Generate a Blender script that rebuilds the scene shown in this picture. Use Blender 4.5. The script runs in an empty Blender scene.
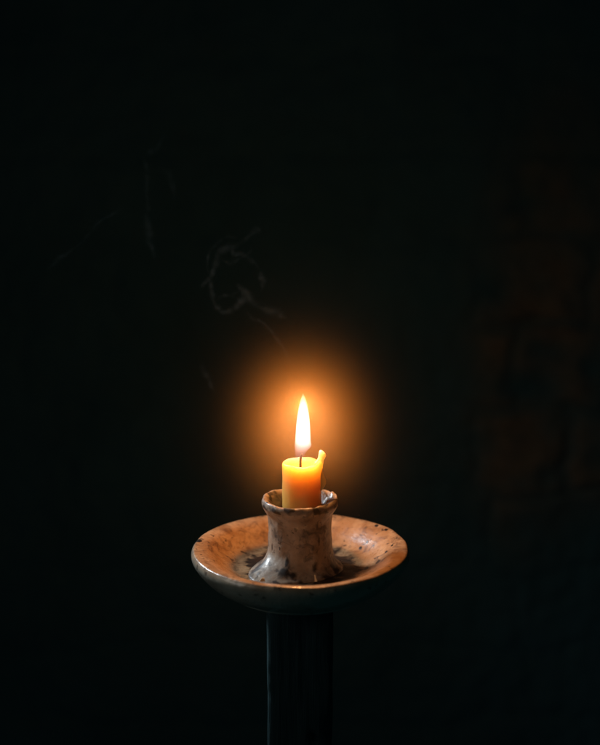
import bpy, bmesh, math, random
from mathutils import Vector, noise
random.seed(4)
S = 0.00064          # one working unit in metres; origin = centre of the dish rim, z up, camera looks along +y
scene = bpy.context.scene
col = scene.collection

# ---------------------------------------------------------------- camera
CAM_L, CAM_H, PITCH, FOC = 873.5, 316.8, 0.158, 900.0
cam_d = bpy.data.cameras.new('camera')
cam = bpy.data.objects.new('camera', cam_d); col.objects.link(cam)
cam.location = (0, -CAM_L*S, CAM_H*S)
cam.rotation_euler = (math.pi/2 - PITCH, 0, 0)
cam_d.sensor_fit = 'VERTICAL'; cam_d.sensor_height = 36.0
cam_d.lens = 36.0*FOC/745.0
cam_d.clip_start = 0.01; cam_d.clip_end = 60
cam_d.dof.use_dof = True; cam_d.dof.focus_distance = 0.575; cam_d.dof.aperture_fstop = 3.6
scene.camera = cam

# ---------------------------------------------------------------- dim ambient, cool window light, added fill light, exposure
world = bpy.data.worlds.new('World'); scene.world = world; world.use_nodes = True
bg = world.node_tree.nodes['Background']
bg.inputs[0].default_value = (0.16, 0.62, 0.68, 1); bg.inputs[1].default_value = 0.017
scene.view_settings.view_transform = 'Standard'; scene.view_settings.look = 'None'
scene.view_settings.exposure = 0; scene.view_settings.gamma = 1
scene.cycles.use_denoising = True
scene.cycles.volume_step_rate = 0.35; scene.cycles.volume_max_steps = 256
scene.cycles.max_bounces = 10; scene.cycles.volume_bounces = 1; scene.cycles.transparent_max_bounces = 16
scene.cycles.sample_clamp_indirect = 4

def window_or_fill_light(loc, target, sx, sy, power, color, spread=math.radians(160)):
    d = bpy.data.lights.new('window_or_fill_light', 'AREA'); d.shape = 'RECTANGLE'; d.size = sx; d.size_y = sy
    d.energy = power; d.color = color; d.spread = spread
    o = bpy.data.objects.new('window_or_fill_light', d); col.objects.link(o); o.location = loc
    o.rotation_euler = (Vector(target)-Vector(loc)).to_track_quat('-Z', 'Y').to_euler()
    return o
window_or_fill_light((-0.58, 0.34, 0.41), (0, 0, 0), 0.12, 0.20, 0.56, (0.84, 0.93, 1.0), math.radians(52))
window_or_fill_light((-0.80, -0.30, 0.34), (0, 0, 0), 0.45, 0.40, 0.046, (1.0, 0.97, 0.90), math.radians(30))  # added unseen fill at the left front, lifts the dish outside

# ---------------------------------------------------------------- helpers
def tag(o, label=None, cat=None, group=None, kind=None):
    if label: o['label'] = label
    if cat: o['category'] = cat
    if group: o['group'] = group
    if kind: o['kind'] = kind
    return o

def empty(name, loc, label, cat):
    o = bpy.data.objects.new(name, None); col.objects.link(o); o.location = loc
    o.empty_display_size = 0.02
    return tag(o, label, cat)

def link(name, verts, faces, mat, parent=None, smooth=True, attrs=None):
    me = bpy.data.meshes.new(name)
    me.from_pydata([tuple(c*S for c in v) for v in verts], [], faces); me.update()
    if smooth: me.polygons.foreach_set('use_smooth', [True]*len(me.polygons))
    for k, vals in (attrs or {}).items():
        a = me.attributes.new(k, 'FLOAT', 'POINT'); a.data.foreach_set('value', vals)
    me.materials.append(mat)
    o = bpy.data.objects.new(name, me); col.objects.link(o)
    if parent:
        o.parent = parent; o.location = [-c for c in parent.location]
    return o

def smooth_profile(pts, n):
    """Catmull-Rom through (r, z) points, n samples per span"""
    out = []
    P = [pts[0]] + list(pts) + [pts[-1]]
    for i in range(1, len(P)-2):
        p0, p1, p2, p3 = P[i-1], P[i], P[i+1], P[i+2]
        for k in range(n):
            t = k/n
            out.append(tuple(0.5*((2*b)+(c-a)*t+(2*a-5*b+4*c-d)*t*t+(3*b-a-3*c+d)*t**3)
                             for a, b, c, d in zip(p0, p1, p2, p3)))
    out.append(tuple(pts[-1]))
    return out

def lathe(prof, seg, warp=None):
    verts, faces = [], []
    for (r, z) in prof:
        for j in range(seg):
            t = 2*math.pi*j/seg
            x, y, zz = r*math.cos(t), r*math.sin(t), z
            if warp: x, y, zz = warp(x, y, zz, t, r)
            verts.append((x, y, zz))
    m = len(prof)
    for i in range(m-1):
        for j in range(seg):
            a, b = i*seg+j, i*seg+(j+1) % seg
            faces.append((a, b, b+seg, a+seg))
    return verts, faces

def nz(x, y, z, f): return noise.noise(Vector((x*f, y*f, z*f)))
def gs(d, w): return math.exp(-(d/w)**2)
def adiff(a, b): return (a-b+math.pi) % (2*math.pi) - math.pi

def at(px, py, Y):
    """scene point (working units) at depth Y seen at photo pixel (px, py)"""
    c, s = math.cos(PITCH), math.sin(PITCH)
    a, b = (px-300)/FOC, (372.5-py)/FOC
    dx, dy, dz = a, c+b*s, -s+b*c
    k = (Y+CAM_L)/dy
    return (dx*k, Y, CAM_H+dz*k)

# material helpers
def new_mat(name):
    m = bpy.data.materials.new(name); m.use_nodes = True
    nt = m.node_tree; nt.nodes.clear()
    out = nt.nodes.new('ShaderNodeOutputMaterial')
    return m, nt, out
def nd(nt, typ, **kw):
    n = nt.nodes.new(typ)
    for k, v in kw.items(): setattr(n, k, v)
    return n
def L(nt, a, b): nt.links.new(a, b)
def tex(nt, scale, detail=5, rough=0.55, co=None, dist=0):
    n = nd(nt, 'ShaderNodeTexNoise'); n.inputs['Scale'].default_value = scale
    n.inputs['Detail'].default_value = detail; n.inputs['Roughness'].default_value = rough
    n.inputs['Distortion'].default_value = dist
    if co: L(nt, co, n.inputs['Vector'])
    return n.outputs['Fac']
def ramp(nt, fac, stops):
    r = nd(nt, 'ShaderNodeValToRGB'); e = r.color_ramp.elements
    while len(e) < len(stops): e.new(0.5)
    for el, (p, c) in zip(e, stops):
        el.position = p; el.color = (c if isinstance(c, tuple) else (c, c, c)) + (1,)
    L(nt, fac, r.inputs[0]); return r.outputs[0]
def mix(nt, fac, a, b, blend='MIX'):
    m = nd(nt, 'ShaderNodeMix', data_type='RGBA', blend_type=blend)
    for s, v in ((m.inputs[0], fac), (m.inputs[6], a), (m.inputs[7], b)):
        if hasattr(v, 'links'): L(nt, v, s)
        else: s.default_value = v if not isinstance(v, tuple) else v + (1,)
    return m.outputs[2]
def math_n(nt, op, a, b=None, clamp=False):
    m = nd(nt, 'ShaderNodeMath', operation=op, use_clamp=clamp)
    for s, v in ((m.inputs[0], a), (m.inputs[1], b)):
        if v is None: continue
        if hasattr(v, 'links'): L(nt, v, s)
        else: s.default_value = v
    return m.outputs[0]
def bump(nt, h, strength, dist):
    b = nd(nt, 'ShaderNodeBump'); b.inputs['Strength'].default_value = strength
    b.inputs['Distance'].default_value = dist; L(nt, h, b.inputs['Height']); return b.outputs[0]

def ceramic(name, pale, mid, dark, coat=0.45, dull=0.0):
    m, nt, out = new_mat(name)
    co = nd(nt, 'ShaderNodeTexCoord').outputs['Object']
    st = nd(nt, 'ShaderNodeAttribute', attribute_name='stain_shade').outputs['Fac']
    gl = nd(nt, 'ShaderNodeAttribute', attribute_name='grey').outputs['Fac']
    big = tex(nt, 45, 5, 0.6, co, 0.6); fine = tex(nt, 320, 4, 0.6, co); med = tex(nt, 130, 6, 0.65, co, 0.8)
    c = mix(nt, ramp(nt, big, [(0.36, 0.0), (0.64, 1.0)]), pale, mid)
    c = mix(nt, ramp(nt, med, [(0.50, 0.0), (0.68, 0.85)]), c, dark)
    c = mix(nt, math_n(nt, 'MULTIPLY', ramp(nt, fine, [(0.35, 1.0), (0.5, 0.0)]), 0.35), c, mid)
    c = mix(nt, gl, c, mix(nt, ramp(nt, big, [(0.3, 0.0), (0.7, 1.0)]), (0.29, 0.27, 0.22), (0.19, 0.175, 0.14)))
    pit = ramp(nt, tex(nt, 210, 3, 0.5, co, 0.4), [(0.63, 0.0), (0.69, 1.0)])
    c = mix(nt, math_n(nt, 'MULTIPLY', pit, 0.8), c, (0.045, 0.03, 0.022))
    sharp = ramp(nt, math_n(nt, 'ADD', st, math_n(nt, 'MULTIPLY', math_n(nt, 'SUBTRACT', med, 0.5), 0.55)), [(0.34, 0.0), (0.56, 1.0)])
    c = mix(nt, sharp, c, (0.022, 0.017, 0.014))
    p = nd(nt, 'ShaderNodeBsdfPrincipled'); L(nt, c, p.inputs['Base Color'])
    L(nt, ramp(nt, med, [(0.3, 0.24+dull), (0.75, 0.46+dull)]), p.inputs['Roughness'])
    p.inputs['Specular IOR Level'].default_value = 0.5
    p.inputs['Coat Weight'].default_value = coat; p.inputs['Coat Roughness'].default_value = 0.09
    h = math_n(nt, 'ADD', math_n(nt, 'MULTIPLY', med, 0.7), math_n(nt, 'MULTIPLY', fine, 0.25))
    h = math_n(nt, 'SUBTRACT', h, math_n(nt, 'MULTIPLY', sharp, 0.12))
    L(nt, bump(nt, h, 0.5, 0.0010), p.inputs['Normal'])
    L(nt, bump(nt, math_n(nt, 'ADD', big, math_n(nt, 'MULTIPLY', med, 0.2)), 0.22, 0.0014), p.inputs['Coat Normal'])
    L(nt, p.outputs[0], out.inputs[0]); return m

# ---------------------------------------------------------------- large structure: the dark wall behind, the masonry at the right
m, nt, out = new_mat('sooty plaster over brown stone')
co = nd(nt, 'ShaderNodeTexCoord').outputs['Object']
a_ = tex(nt, 6, 6, 0.6, co, 0.5); b_ = tex(nt, 42, 5, 0.62, co)
bare_ = nd(nt, 'ShaderNodeAttribute', attribute_name='gap').outputs['Fac']
soot = mix(nt, ramp(nt, a_, [(0.3, 0.0), (0.7, 1.0)]), (0.040, 0.112, 0.150), (0.030, 0.086, 0.112))
stone = mix(nt, ramp(nt, b_, [(0.35, 0.0), (0.7, 1.0)]), (0.145, 0.125, 0.10), (0.085, 0.088, 0.08))
edge = ramp(nt, math_n(nt, 'ADD', bare_, math_n(nt, 'MULTIPLY', math_n(nt, 'SUBTRACT', b_, 0.5), 0.35)), [(0.0, 0.0), (1.0, 1.0)])
p = nd(nt, 'ShaderNodeBsdfPrincipled'); L(nt, mix(nt, edge, soot, stone), p.inputs['Base Color'])
p.inputs['Roughness'].default_value = 0.9; p.inputs['Specular IOR Level'].default_value = 0.15
L(nt, bump(nt, b_, 0.5, 0.003), p.inputs['Normal']); L(nt, p.outputs[0], out.inputs[0]); M_wall = m

def slab(name, x0, x1, z0, z1, yf, thick, step, fn, mat):
    """a wall whose front is a grid pushed in and out by fn(x, z) -> (depth, gap), with sides and back"""
    nx, nzz = int((x1-x0)/step)+1, int((z1-z0)/step)+1
    V, F, G = [], [], []
    for j in range(nzz):
        for i in range(nx):
            x, z = x0+(x1-x0)*i/(nx-1), z0+(z1-z0)*j/(nzz-1)
            d, g = fn(x, z); V.append((x, yf+d, z)); G.append(g)
    for j in range(nzz-1):
        for i in range(nx-1):
            a = j*nx+i; F.append((a, a+1, a+nx+1, a+nx))
    ring = [i for i in range(nx)] + [j*nx+nx-1 for j in range(1, nzz)] + \
           [(nzz-1)*nx+i for i in range(nx-2, -1, -1)] + [j*nx for j in range(nzz-2, 0, -1)]
    b0 = len(V)
    for k in ring: V.append((V[k][0], yf+thick, V[k][2])); G.append(0.3)
    n = len(ring)
    for k in range(n): F.append((ring[k], b0+k, b0+(k+1) % n, ring[(k+1) % n]))
    F.append(tuple(b0+k for k in range(n-1, -1, -1)))
    return link(name, V, F, mat, attrs={'gap': G})

WALL_Y = 700
COURSE = 150
patches = [(at(px, py, WALL_Y), r*2.25, k*.9) for (px, py, r, k) in
           [(545, 190, 34, .55), (575, 240, 40, .5), (500, 250, 30, .3), (512, 335, 36, 1.0), (545, 300, 34, .6), (580, 330, 26, .45), (575, 395, 30, .5),
            (500, 430, 36, .6), (545, 445, 40, .7), (505, 475, 30, .75), (580, 480, 26, .4), (520, 520, 30, .25), (560, 120, 40, .25), (620, 300, 60, .5), (640, 460, 60, .5), (640, 170, 50, .4)]]
holes = [(at(px, py, WALL_Y), r*2.1) for (px, py, r) in [(521, 207, 11), (533, 323, 7), (552, 352, 16), (530, 388, 22), (575, 310, 9), (565, 415, 10), (556, 465, 10), (490, 300, 12), (590, 365, 12)]]
def wall_fn(x, z):
    wx, wz = x + 34*nz(x, 11, z, .006) + 12*nz(x, 12, z, .022), z + 30*nz(x, 7, z, .006) + 10*nz(x, 8, z, .022)
    bare = 0.0
    for (p_, r, k) in patches:
        bare += k*math.exp(-(((wx-p_[0])/r)**2+((wz-p_[2])/r)**2))
    h = 0.0
    for (p_, r) in holes:
        h = max(h, math.exp(-(((wx-p_[0])/r)**2+((wz-p_[2])/(r*.8))**2)))
    bare = max(0.0, min(1.0, bare*(0.8+0.6*nz(x, 30, z, .018)) - 0.35*h))
    row = math.floor(wz/COURSE); fz = wz/COURSE-row
    rnd = random.Random(row*7+3); off, wd = rnd.uniform(0, 200), rnd.uniform(170, 260)
    cl = (wx+off)/wd; fx = cl-math.floor(cl)
    e = min(min(fz, 1-fz)*COURSE, min(fx, 1-fx)*wd)
    g = max(0.0, min(1.0, (16-e)/14))*(0.25+0.75*bare)
    d = 12*g + 8*h - 7*bare + 9*nz(x, 2, z, .008) + 4*nz(x, 5, z, .035)
    return d, max(0.0, bare*(1-0.6*g))
w = slab('back_wall', -1500, 1500, -1500, 1900, WALL_Y, 200, 9, wall_fn, M_wall)
tag(w, 'dark sooty plaster wall with patches of bare brown stone at the right', 'wall', kind='structure')

# ---------------------------------------------------------------- the post under the dish
m, nt, out = new_mat('dark weathered timber')
co = nd(nt, 'ShaderNodeTexCoord').outputs['Object']
mp = nd(nt, 'ShaderNodeMapping'); mp.inputs['Scale'].default_value = (1, 1, 0.06); L(nt, co, mp.inputs[0])
g = tex(nt, 260, 5, 0.6, mp.outputs[0], 0.4)
p = nd(nt, 'ShaderNodeBsdfPrincipled'); L(nt, mix(nt, ramp(nt, g, [(0.3, 0.0), (0.7, 1.0)]), (0.018, 0.037, 0.042), (0.027, 0.05, 0.055)), p.inputs['Base Color'])
p.inputs['Roughness'].default_value = 0.95; p.inputs['Specular IOR Level'].default_value = 0.05
L(nt, bump(nt, g, 0.6, 0.0015), p.inputs['Normal']); L(nt, p.outputs[0], out.inputs[0]); M_post = m

V, F = [], []
ZB, ZT, nr, ns = -1500, -41.5, 150, 64
for i in range(nr+1):
    z = ZT + (ZB-ZT)*(i/nr)**2
    for j in range(ns):
        t = 2*math.pi*j/ns
        c, s = math.cos(t), math.sin(t)
        pw = 9+9*nz(c, s, z*.02, 1)+5*nz(c*2, s*2, z*.07, 1)
        k = 1/((abs(c)**pw+abs(s)**pw)**(1/pw))          # square with worn corners
        r = 33*k*(1+0.02*nz(c*3, s*3, z*.01, 1)) + 1.2*nz(c*8, s*8, z*.02, 1)
        if ZT-z < 26 and abs(adiff(t, math.radians(225))) < .45: r -= 5*(1-(ZT-z)/26)*(1-abs(adiff(t, math.radians(225)))/.45)
        V.append((r*c, r*s, z))
for i in range(nr):
    for j in range(ns):
        a, b = i*ns+j, i*ns+(j+1) % ns; F.append((a, a+ns, b+ns, b))
F.append(tuple(range(ns))); F.append(tuple(range((nr+1)*ns-1, nr*ns-1, -1)))
post = link('wooden_post', V, F, M_post)
tag(post, 'dark square timber post standing under the candle dish', 'post')

# ---------------------------------------------------------------- the candle holder: dish and socket
FOOT = -41.0
holder = empty('candle_holder', (0, 0, FOOT*S),
               'glazed brown and grey stoneware chamberstick dish with a central candle socket', 'candle holder')
M_dish = ceramic('glazed stoneware', (0.53, 0.325, 0.175), (0.33, 0.165, 0.07), (0.11, 0.05, 0.025))
M_sock = ceramic('glazed stoneware socket', (0.37, 0.275, 0.195), (0.23, 0.16, 0.108), (0.08, 0.056, 0.04), 0.16, 0.14)

SEG = 320
prof = smooth_profile([(0.5, -22), (30, -22), (56, -22.6), (68, -20.8), (77.5, -16), (86.5, -8.6), (95.5, -2.8), (105.5, 0),
                       (108.6, -2.0), (109.8, -6), (108.3, -11), (103.5, -18.5), (96, -26.5), (86, -34), (79.5, -37.2),
                       (77.2, -38.2), (76.4, -39.4), (75, -41), (70, -41), (64, -39.5), (40, -38), (0.5, -38)], 7)
def dish_warp(x, y, z, t, r):
    k = 1 + (0.006*math.sin(2*t+.6)+0.005*math.sin(3*t+2)+0.004*nz(math.cos(t)*2, math.sin(t)*2, 0, 1.3))*(r/110)
    dz = (0.9*math.sin(t*2+1)+0.8*nz(math.cos(t)*2, math.sin(t)*2, 5, 1.6))*max(0, (r-60)/50)
    n = 0.28*nz(x, y, z, .05)+0.12*nz(x, y, z, .2)
    return x*k*(1+n/max(r, 20)), y*k*(1+n/max(r, 20)), z+dz+(n if z > -36 else 0)
V, F = lathe(prof, SEG, dish_warp)
spots = []
for (px, py, rad) in [(198.5, 541, 3.2), (201, 553, 1.4), (204, 557, 1.2), (229.5, 521, 2.0), (220, 528, 1.0), (212, 534, 1.2),
                      (222, 563, 1.3), (214, 560, 1.0), (376.5, 523.5, 2.4), (386, 528, 2.2), (396.5, 536, 1.6), (381, 521, 1.5), (377.5, 559.5, 2.8),
                      (366, 567, 2.4), (392, 545, 1.3), (360, 546, 2.2), (367, 541, 1.6), (393, 562, 1.6), (372, 551, 1.6), (349, 566, 3),
                      (386, 551, 1.4), (398, 549, 1.0), (205, 537, 1.1), (238, 517, 1.2), (352, 516, 1.5), (222, 548, 1.0), (396, 569, 1.2), (371, 517, 1.2)]:
    Yg = 0
    for _ in range(30):                      # where that sight line meets the sloping inside of the bowl
        q = at(px, py, Yg); rr = math.hypot(q[0], q[1])
        zt = 0 if rr > 103 else max(-22, -22+(rr-63)*.62)
        c, s = math.cos(PITCH), math.sin(PITCH)
        Yg -= (zt-q[2])*2.2*-1*-0.5
    spots.append((at(px, py, Yg), rad))
stain_shade, grey = [], []
row = [i//SEG for i in range(len(V))]
outer0 = 8*7
for i, v in enumerate(V):
    s = 0.0
    for (q, rad) in spots:
        if abs(v[0]-q[0]) < 9 and abs(v[1]-q[1]) < 9 and abs(v[2]-q[2]) < 8:
            d = math.sqrt((v[0]-q[0])**2+((v[1]-q[1])*.75)**2+((v[2]-q[2])*.6)**2)
            s = max(s, gs(d, rad*1.25))
    pr = row[i]
    rho = math.hypot(v[0], v[1]); ring = max(0.0, min(1.0, (76-rho+12*nz(v[0], v[1], 0, .05)+9*nz(v[0], v[1], 9, .13))/30))*(0.72+0.2*nz(v[0], v[1], 0, .06)+0.16*nz(v[0], v[1], 4, .2)) if pr < 40 else 0  # socket's shadow on the dish floor, darkened into the colour
    stain_shade.append(max(s, ring)); grey.append(max(0, min(1, (pr-50)/14)))
dish = link('dish', V, F, M_dish, holder, attrs={'stain_shade': stain_shade, 'grey': grey})

prof = smooth_profile([(0.5, 22), (20, 22), (21.5, 24), (23, 33), (26, 42), (31.5, 48), (36, 50.4), (38.2, 48.2), (38.6, 44.5),
                       (36.6, 39.5), (33.5, 34.5), (32, 28), (31.6, 18), (32, 8), (32.2, -1), (32.8, -8), (34.3, -14), (37.5, -18.4), (41.5, -21.2), (43, -23.5)], 6)
LA, RA, CA = math.radians(222), math.radians(352), math.radians(30)
def sock_warp(x, y, z, t, r):
    zn = max(0.0, min(1.0, (14-z)/32))
    lump = gs(adiff(t, LA), .62)
    add = (10*lump*gs(z+17, 9) + 9*lump*gs(z+23, 6))*(1 if r > 25 else 0) + 1.0*gs(adiff(t, RA), .7)*zn
    add += (0.9*math.sin(t*2+.4)+1.0*nz(math.cos(t)*1.7, math.sin(t)*1.7, z*.03, 1.2))*(0.4+.8*zn)
    n = 0.55*nz(x, y, z, .09)+0.3*nz(x, y, z, .23)
    top = max(0.0, min(1.0, (z-34)/12))
    wear = gs(adiff(t, CA), .55)*top
    dz = 0.7*math.sin(t*2+2)*top + wear*(2.8*nz(x, y, z, .12)+1.6*nz(x, y, z, .3)+1.2) - 4.5*top*gs(adiff(t, math.radians(2)), .10)
    dz += 1.0*nz(x, y, 0, .13)*top
    rr = r+add+n+wear*1.8*nz(x, y, z+50, .14)
    return rr*math.cos(t), rr*math.sin(t), z+dz+n*.3
V, F = lathe(prof, 256, sock_warp)
marks = []                                 # (angle deg, z, half width in angle, half height, strength)
for (px, py, hw, hh, st_) in [(265, 544, .05, 4.0, 1), (271, 547, .05, 5.5, 1), (272, 552, .04, 2.5, 1), (267, 537, .05, 2, .8), (264, 553, .04, 2, .8),
                              (318, 527, .075, 15, .62), (320, 541, .10, 8, .7), (318, 553, .12, 7, .55), (297, 553, .16, 2.2, .5), (285, 554, .2, 2.0, .5), (305, 552, .1, 1.8, .5),
                              (283, 566, .10, 6, .8), (256, 563, .06, 3, .9), (264, 572, .10, 2.6, .8), (254, 569, .05, 2.5, .8), (279, 574, .08, 4, .7), (262, 566, .03, 3.4, .6),
                              (266, 502, .10, 2.6, .8), (262, 499, .2, 2, .5), (326, 504, .08, 2.2, .9), (317, 507, .07, 1.8, .8), (333, 500, .10, 3, .9), (336, 497, .08, 2.6, 1), (308, 508, .04, 1.5, .7), (276, 507, .05, 1.5, .7), (331, 495, .05, 1.5, .8), (322, 501, .06, 1.2, .7)]:
    zc = 49 if py < 510 else 52-(py-488)/1.02+6
    R0 = 37 if py < 510 else (33 if py < 548 else 44)
    x = at(px, py, -R0)[0]; a = -math.acos(max(-1, min(1, x/R0)))
    q = at(px, py, R0*math.sin(a)); marks.append((a, q[2], hw*0.85, hh*1.0, st_*.8))
stain_shade, grey = [], []
for v in V:
    t = math.atan2(v[1], v[0]); rr = math.hypot(v[0], v[1]); s = 0
    if rr > 28:
        for (a, z, hw, hh, st_) in marks:
            dz_ = (v[2]-z)/hh
            if abs(dz_) < 2.4:
                s = max(s, st_*gs(adiff(t, a)/hw, 1)*gs(dz_, 1))
        if v[2] > 43: s = max(s, 0.75*max(0, nz(v[0], v[1], v[2], .15)+.30)+.08)
    low = max(0.0, min(1.0, (2-v[2])/16))  # colour mottled and darker towards the socket foot
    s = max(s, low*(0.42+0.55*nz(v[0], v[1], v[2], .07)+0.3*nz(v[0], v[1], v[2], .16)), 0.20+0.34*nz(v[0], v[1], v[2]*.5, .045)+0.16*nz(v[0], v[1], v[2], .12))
    if rr < 31.5 and v[2] < 47.5: s = max(s, .42)  # inside of the socket set to at least this dark a tone
    stain_shade.append(s)
    grey.append(max(0.0, min(.25, (8-v[2])/60)) if rr > 25 else 0)
sock = link('socket', V, F, M_sock, holder, attrs={'stain_shade': stain_shade, 'grey': grey})

# ---------------------------------------------------------------- the candle: wax stub, drip, wick, flame
CX = 2.0
candle = empty('candle', (CX*S, 0, 22.5*S), 'short orange wax candle stub burning in the stoneware socket', 'candle')
m, nt, out = new_mat('beeswax')
co = nd(nt, 'ShaderNodeTexCoord').outputs['Object']
n1 = tex(nt, 120, 4, 0.55, co); n2 = tex(nt, 30, 3, 0.5, co)
p = nd(nt, 'ShaderNodeBsdfPrincipled')
L(nt, mix(nt, ramp(nt, n2, [(0.3, 0.0), (0.7, 1.0)]), (0.66, 0.355, 0.085), (0.61, 0.31, 0.07)), p.inputs['Base Color'])
p.inputs['Subsurface Weight'].default_value = 1.0; p.inputs['Subsurface Radius'].default_value = (1.0, 1.0, 0.7)
p.inputs['Subsurface Scale'].default_value = 0.032
p.inputs['Roughness'].default_value = 0.42; p.inputs['Specular IOR Level'].default_value = 0.4
L(nt, bump(nt, n1, 0.25, 0.0008), p.inputs['Normal']); L(nt, p.outputs[0], out.inputs[0]); M_wax = m

ZK = 87.0
prof = smooth_profile([(0.4, ZK-5.2), (6, ZK-5.0), (11, ZK-4.0), (14.5, ZK-2.2), (17, ZK-.3), (18.6, ZK), (19.6, ZK-1.4), (19.9, ZK-4), (19.7, ZK-12),
                       (19.6, ZK-28), (19.7, ZK-44), (19.8, ZK-58), (19.2, ZK-64), (10, ZK-64.2), (0.4, ZK-64.2)], 6)
def wax_warp(x, y, z, t, r):
    top = max(0.0, min(1.0, (z-(ZK-10))/9))*max(0, min(1, (r-8)/8))
    dz = (0.9*nz(math.cos(t)*1.5, math.sin(t)*1.5, 3, 1.5) + 4.2*gs(adiff(t, math.radians(348)), .36) - 1.1*gs(adiff(t, math.radians(272)), .26))*top
    k = 0.5*nz(x, y, z*.6, .07)+0.2*nz(x, y, z, .2)+1.3*gs(adiff(t, math.radians(345)), .4)*gs(z-(ZK-3), 9)
    rr = r + (k if r > 5 else 0)
    return CX+rr*math.cos(t), rr*math.sin(t), z+dz
V, F = lathe(prof, 160, wax_warp)
body = link('wax_stub', V, F, M_wax, candle)

def skin_tube(name, pts, mat, parent, seg=20, sub=6):
    """a smooth tube through (x, y, z, rx, ry) rings, closed at both ends"""
    P = smooth_profile(pts, sub); V, F = [], []
    for (x, y, z, rx, ry) in P:
        for j in range(seg):
            t = 2*math.pi*j/seg
            V.append((x+rx*math.cos(t), y+ry*math.sin(t), z))
    for i in range(len(P)-1):
        for j in range(seg):
            a, b = i*seg+j, i*seg+(j+1) % seg; F.append((a, b, b+seg, a+seg))
    F.append(tuple(range(seg-1, -1, -1))); F.append(tuple(range((len(P)-1)*seg, len(P)*seg)))
    return link(name, V, F, mat, parent)
# a thin collar of wax that stands up from the right edge, with a bead hanging below it
skin_tube('wax_drip', [(19.5, -5, 58, .6, .6), (21.2, -5, 61, 1.8, 2.0), (22.4, -5, 64.5, 2.9, 3.0), (22.7, -5, 69, 3.3, 3.2), (21.8, -5, 74, 2.7, 3.0), (20.2, -4, 79, 2.4, 3.2),
                       (18.6, -3, 83.5, 4.0, 4.2), (18.8, -3, 87, 4.6, 4.4), (20.2, -3, 90.0, 3.6, 3.2), (21.6, -3, 92.4, 3.6, 2.9), (22.2, -3, 94.8, 3.8, 3.0), (21.8, -3, 97.2, 3.0, 2.4), (20.9, -3, 99.2, 1.6, 1.3), (20.5, -3, 100.1, .3, .3)], M_wax, candle)

m, nt, out = new_mat('charred wick')
p = nd(nt, 'ShaderNodeBsdfPrincipled'); p.inputs['Base Color'].default_value = (0.012, 0.008, 0.006, 1); p.inputs['Roughness'].default_value = 0.9
co = nd(nt, 'ShaderNodeTexCoord').outputs['Object']
L(nt, bump(nt, tex(nt, 900, 3, 0.6, co), 0.8, 0.0005), p.inputs['Normal']); L(nt, p.outputs[0], out.inputs[0])
skin_tube('wick', [(0.6, 0, 80, 1.3, 1.3), (0.4, 0, 86, 1.25, 1.25), (0.6, 0, 90, 1.2, 1.2), (1.0, 0, 93, 1.1, 1.1), (1.6, 0, 95, .8, .8), (1.9, 0, 95.6, .2, .2)], m, candle, seg=12)

# flame: a glowing body of gas, bluish and thin at the foot, bright through the middle
m, nt, out = new_mat('burning gas')
co = nd(nt, 'ShaderNodeTexCoord').outputs['Object']
sx = nd(nt, 'ShaderNodeSeparateXYZ'); L(nt, co, sx.inputs[0])
def lin(v, a, b):
    r = nd(nt, 'ShaderNodeMapRange'); L(nt, v, r.inputs[0]); r.inputs[1].default_value = a; r.inputs[2].default_value = b
    return r.outputs[0]
hgt = lin(sx.outputs[2], 90*S, 156*S)
colr = ramp(nt, hgt, [(0.0, (0.40, 0.36, 0.75)), (0.10, (0.80, 0.58, 0.62)), (0.26, (1.0, 0.84, 0.74)), (0.6, (1.0, 0.90, 0.82)), (1.0, (1.0, 0.76, 0.48))])
strg = ramp(nt, hgt, [(0.0, 0.025), (0.10, 0.09), (0.20, 0.28), (0.34, 0.75), (0.5, 1.0), (1.0, 0.7)])
em = nd(nt, 'ShaderNodeEmission'); L(nt, colr, em.inputs[0]); L(nt, math_n(nt, 'MULTIPLY', strg, 430.0), em.inputs[1])
L(nt, em.outputs[0], out.inputs['Volume']); M_flame = m
fl = [(-.6, 0, 91, 3.9, 3.4), (-.1, 0, 94.5, 5.0, 4.6), (1.0, 0, 98.5, 6.2, 5.6), (2.9, 0, 103.5, 8.3, 6.6), (2.9, 0, 109, 7.9, 6.8), (3.0, 0, 117, 7.4, 6.6), (3.1, 0, 126, 6.8, 6.2),
      (3.2, 0, 136, 5.7, 5.3), (3.2, 0, 145, 4.1, 3.9), (3.2, 0, 151, 2.5, 2.4), (3.1, 0, 155, 1.0, 1.0), (3.0, 0, 157, .2, .2)]
flame = skin_tube('flame', fl, M_flame, candle, seg=32)
for k, (z, pw) in enumerate([(116, .03), (124, .08), (132, .115), (140, .115), (147, .08)]):
    d = bpy.data.lights.new('flame_light', 'POINT'); d.energy = pw*1.0; d.color = (1.0, 0.43, 0.135); d.shadow_soft_size = 3.0*S
    o = bpy.data.objects.new('flame_light', d); col.objects.link(o); o.parent = candle
    o.location = Vector((3.0*S, 0, z*S))-candle.location

# ---------------------------------------------------------------- wax flakes lying in the dish
m, nt, out = new_mat('dull wax flake')
p = nd(nt, 'ShaderNodeBsdfPrincipled'); p.inputs['Base Color'].default_value = (0.34, 0.29, 0.19, 1)
p.inputs['Roughness'].default_value = 0.6; L(nt, p.outputs[0], out.inputs[0]); M_flake = m
def flake(px, py, Y, w_, h_, lean, label):
    q = at(px, py, Y); V = []
    for (a, b, c) in [(-1, -.5, -1), (1, -.5, -1), (1, .5, -1), (-1, .5, -1), (-.6+lean, -.3, 1), (.3+lean, -.4, .8), (.4+lean, .3, .9), (-.5+lean, .4, 1)]:
        V.append((q[0]+a*w_, q[1]+b*w_, q[2]+c*h_))
    F = [(3, 2, 1, 0), (4, 5, 6, 7), (0, 1, 5, 4), (1, 2, 6, 5), (2, 3, 7, 6), (3, 0, 4, 7)]
    o = link('wax_flake', V, F, M_flake, smooth=False); tag(o, label, 'wax flake', 'wax flakes in the dish')
    return o
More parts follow.
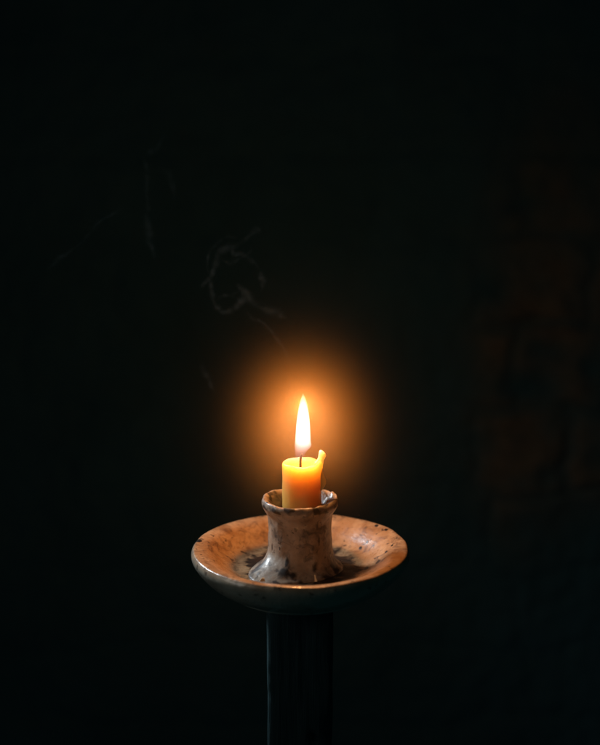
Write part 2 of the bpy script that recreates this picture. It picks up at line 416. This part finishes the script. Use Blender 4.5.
flake(316, 578, -62, 1.1, 3.4, -.9, 'thin upright pale wax flake in the dish right of the socket foot')
flake(262, 579.5, -60, 2.6, 1.6, .5, 'low flat pale wax flake in the dish below the socket lump')

# ---------------------------------------------------------------- glow halo round the flame as a scatter volume, and drifting wisps of smoke
m, nt, out = new_mat('halo volume')  # bloom halo of the flame, shaped by scatter density and colour
co = nd(nt, 'ShaderNodeTexCoord').outputs['Object']
sc_ = nd(nt, 'ShaderNodeVectorMath', operation='MULTIPLY'); L(nt, co, sc_.inputs[0])
SG = 26.5
sc_.inputs[1].default_value = (1/(SG*S), 1/(SG*S), 1/(SG*1.25*S))
d2 = nd(nt, 'ShaderNodeVectorMath', operation='DOT_PRODUCT'); L(nt, sc_.outputs[0], d2.inputs[0]); L(nt, sc_.outputs[0], d2.inputs[1])
r2 = d2.outputs['Value']
g1 = math_n(nt, 'POWER', math.e, math_n(nt, 'MULTIPLY', r2, -0.5))
g2 = math_n(nt, 'MULTIPLY', math_n(nt, 'POWER', math.e, math_n(nt, 'MULTIPLY', r2, -0.13)), 0.006)
den = math_n(nt, 'MULTIPLY', math_n(nt, 'MULTIPLY', r2, math_n(nt, 'ADD', g1, g2)), 2.75)
pv = nd(nt, 'ShaderNodeVolumeScatter'); pv.inputs['Color'].default_value = (0.98, 0.51, 0.13, 1)
L(nt, den, pv.inputs['Density'])
g3 = math_n(nt, 'POWER', math.e, math_n(nt, 'MULTIPLY', r2, -1.35))       # paler inner halo, put into the scatter colour
pv2 = nd(nt, 'ShaderNodeVolumeScatter'); pv2.inputs['Color'].default_value = (0.90, 0.88, 0.80, 1)
L(nt, math_n(nt, 'MULTIPLY', math_n(nt, 'MULTIPLY', r2, g3), 3.0), pv2.inputs['Density'])
ad = nd(nt, 'ShaderNodeAddShader'); L(nt, pv.outputs[0], ad.inputs[0]); L(nt, pv2.outputs[0], ad.inputs[1])
L(nt, ad.outputs[0], out.inputs['Volume'])
bm = bmesh.new(); bmesh.ops.create_icosphere(bm, subdivisions=4, radius=1.0)
me = bpy.data.meshes.new('flame_halo')
for v in bm.verts: v.co = (v.co.x*200*S, v.co.y*200*S, v.co.z*235*S)
bm.to_mesh(me); bm.free(); me.materials.append(m)
hz = bpy.data.objects.new('flame_halo', me); col.objects.link(hz); hz.location = (3*S, 0, 123*S)
tag(hz, 'orange glow around the candle flame, shaped as a scattering volume', 'flame_halo', kind='stuff')

def smoke_mat(name, density):
    m, nt, out = new_mat(name)
    a = nd(nt, 'ShaderNodeAttribute', attribute_name='density')
    v = nd(nt, 'ShaderNodeVolumeScatter'); v.inputs['Color'].default_value = (0.80, 0.95, 1.0, 1)
    L(nt, math_n(nt, 'MULTIPLY', a.outputs['Fac'], density), v.inputs['Density']); L(nt, v.outputs[0], out.inputs['Volume']); return m

def smoke_nodes(mat, lo, hi, res):
    """fills a grid of smoke round the strand points: dense near a strand, torn up by noise"""
    g = bpy.data.node_groups.new('smoke_fill', 'GeometryNodeTree')
    g.interface.new_socket('Geometry', in_out='INPUT', socket_type='NodeSocketGeometry')
    g.interface.new_socket('Geometry', in_out='OUTPUT', socket_type='NodeSocketGeometry')
    N = lambda t, **k: nd(g, t, **k)
    gi, go = N('NodeGroupInput'), N('NodeGroupOutput')
    pos = N('GeometryNodeInputPosition')
    def vnoise(scale, amp):
        t = N('ShaderNodeTexNoise'); t.inputs['Scale'].default_value = scale; t.inputs['Detail'].default_value = 3
        L(g, pos.outputs[0], t.inputs['Vector'])
        a = N('ShaderNodeVectorMath', operation='SUBTRACT'); L(g, t.outputs['Color'], a.inputs[0]); a.inputs[1].default_value = (.5, .5, .5)
        b = N('ShaderNodeVectorMath', operation='SCALE'); L(g, a.outputs[0], b.inputs[0]); b.inputs['Scale'].default_value = amp
        return b.outputs[0]
    w1 = N('ShaderNodeVectorMath', operation='ADD'); L(g, pos.outputs[0], w1.inputs[0]); L(g, vnoise(70, 9*S), w1.inputs[1])
    w2 = N('ShaderNodeVectorMath', operation='ADD'); L(g, w1.outputs[0], w2.inputs[0]); L(g, vnoise(300, 5.0*S), w2.inputs[1])
    near = N('GeometryNodeSampleNearest', domain='POINT'); L(g, gi.outputs[0], near.inputs[0]); L(g, w2.outputs[0], near.inputs['Sample Position'])
    def samp(dt, src):
        n = N('GeometryNodeSampleIndex', data_type=dt, domain='POINT'); L(g, gi.outputs[0], n.inputs[0]); L(g, src, n.inputs['Value']); L(g, near.outputs[0], n.inputs['Index'])
        return n.outputs[0]
    ra = N('GeometryNodeInputNamedAttribute', data_type='FLOAT'); ra.inputs[0].default_value = 'girth'
    rad = samp('FLOAT', ra.outputs[0]); pt = samp('FLOAT_VECTOR', pos.outputs[0])
    dd = N('ShaderNodeVectorMath', operation='DISTANCE'); L(g, w2.outputs[0], dd.inputs[0]); L(g, pt, dd.inputs[1])
    q = math_n(g, 'DIVIDE', dd.outputs['Value'], math_n(g, 'MAXIMUM', rad, 1e-5))
    fall = math_n(g, 'POWER', math.e, math_n(g, 'MULTIPLY', math_n(g, 'MULTIPLY', q, q), -1.0))
    t = N('ShaderNodeTexNoise'); t.inputs['Scale'].default_value = 190; t.inputs['Detail'].default_value = 4; L(g, w1.outputs[0], t.inputs['Vector'])
    mr = N('ShaderNodeMapRange'); L(g, t.outputs[0], mr.inputs[0]); mr.inputs[1].default_value = .30; mr.inputs[2].default_value = .72
    den = math_n(g, 'MULTIPLY', fall, mr.outputs[0])
    den = math_n(g, 'MAXIMUM', math_n(g, 'SUBTRACT', den, 0.01), 0.0)
    vc = N('GeometryNodeVolumeCube'); L(g, den, vc.inputs['Density'])
    vc.inputs['Min'].default_value = lo; vc.inputs['Max'].default_value = hi
    for k, r in zip('XYZ', res): vc.inputs['Resolution '+k].default_value = r
    sm = N('GeometryNodeSetMaterial'); L(g, vc.outputs[0], sm.inputs[0]); sm.inputs['Material'].default_value = mat
    L(g, sm.outputs[0], go.inputs[0]); return g

def wisp(strands, mat, label, name='smoke'):
    """one body of smoke drawn out along strands; each strand: list of (px, py, Y, girth)"""
    V, R = [], []
    for st_ in strands:
        P = smooth_profile([at(a, b, c)+(r,) for (a, b, c, r) in st_], 14)
        for k, (x, y, z, r) in enumerate(P): V.append((x, y+3*math.sin(k*.3), z)); R.append(max(.3, min(r, 1.7))*1.9*S)
    pad = 16
    lo = tuple((min(v[i] for v in V)-pad)*S for i in range(3)); hi = tuple((max(v[i] for v in V)+pad)*S for i in range(3))
    res = tuple(max(8, int((hi[i]-lo[i])/(0.75*S))) for i in range(3))
    o = link(name, V, [], mat, attrs={'girth': R})
    md = o.modifiers.new('smoke_fill', 'NODES'); md.node_group = smoke_nodes(mat, lo, hi, res)
    return tag(o, label, 'smoke', kind='stuff')

M_smoke = smoke_mat('grey smoke', 5.6)
M_smoke2 = smoke_mat('faint grey smoke', 3.0)
wisp([[(210, 280, 30, .6), (211, 288, 32, 1.4), (213, 298, 34, 1.3), (217, 307, 36, 1.2), (224, 312, 38, 1.2), (233, 309, 40, 1.3), (240, 303, 40, 1.6), (246, 295, 38, 2.4), (242, 289, 36, 1.2), (239, 284, 36, .5)],
      [(213, 276, 30, .5), (209, 280, 32, 1.8), (214, 268, 36, 1.6), (219, 255, 40, 1.7), (228, 247, 44, 1.8), (236, 245, 46, 1.2), (247, 238, 48, .9), (256, 231, 50, 1.6), (259, 230, 50, .4)],
      [(247, 294, 38, 1.8), (252, 300, 36, 1.4), (262, 306, 30, 1.6), (274, 312, 25, 2.0), (285, 318, 20, .6)],
      [(257, 268, 44, .5), (261, 275, 42, 1.2), (263, 283, 40, 1.3), (260, 291, 38, .5)],
      [(226, 248, 44, .5), (234, 252, 44, 1.4), (243, 256, 46, 1.3), (252, 262, 46, 1.0), (258, 270, 46, .5)],
      [(244, 308, 38, .4), (252, 318, 36, .9), (262, 324, 34, 1.0), (274, 334, 26, .9), (284, 350, 18, .7), (292, 368, 8, .4)],
      [(206, 283, 30, .9), (202, 286, 30, .9), (205, 279, 30, .4)],
      [(222, 258, 40, .4), (228, 262, 42, .8), (240, 260, 44, .8), (250, 252, 46, .7), (254, 243, 48, .4)],
      [(216, 300, 34, .4), (222, 295, 38, .8), (232, 296, 40, .8), (241, 291, 40, .6)],
      [(209, 276, 34, .4), (206, 262, 38, .8), (211, 250, 42, .8), (222, 240, 46, .7), (236, 236, 50, .4)]],
     M_smoke, 'thin grey smoke curl drifting up and left of the candle flame')
wisp([[(147, 154, 70, .5), (153, 151, 70, 1.3), (159, 146, 72, .9), (166, 134, 74, .5)],
      [(145, 156, 70, .5), (146, 170, 68, 1.6), (146, 184, 66, 1.4), (147, 200, 64, .9), (147, 216, 62, 1.5), (148, 232, 60, 2.0), (151, 246, 58, 1.5), (156, 262, 56, .5)],
      [(160, 168, 74, .5), (168, 173, 74, 1.4), (172, 185, 72, 1.4), (174, 203, 70, .5)]],
     M_smoke2, 'faint tall smoke wisp highest at the upper left')
wisp([[(48, 268, 80, .5), (57, 260, 80, 1.0), (66, 253, 82, 1.0), (78, 246, 84, .5)],
      [(78, 246, 84, .5), (95, 228, 88, .9), (112, 215, 90, .8), (125, 208, 92, .5)],
      [(200, 360, 50, .5), (204, 372, 48, 1.6), (210, 382, 46, 1.6), (213, 390, 44, .5)]],
     M_smoke2, 'faint low smoke wisp farthest left of the candle')
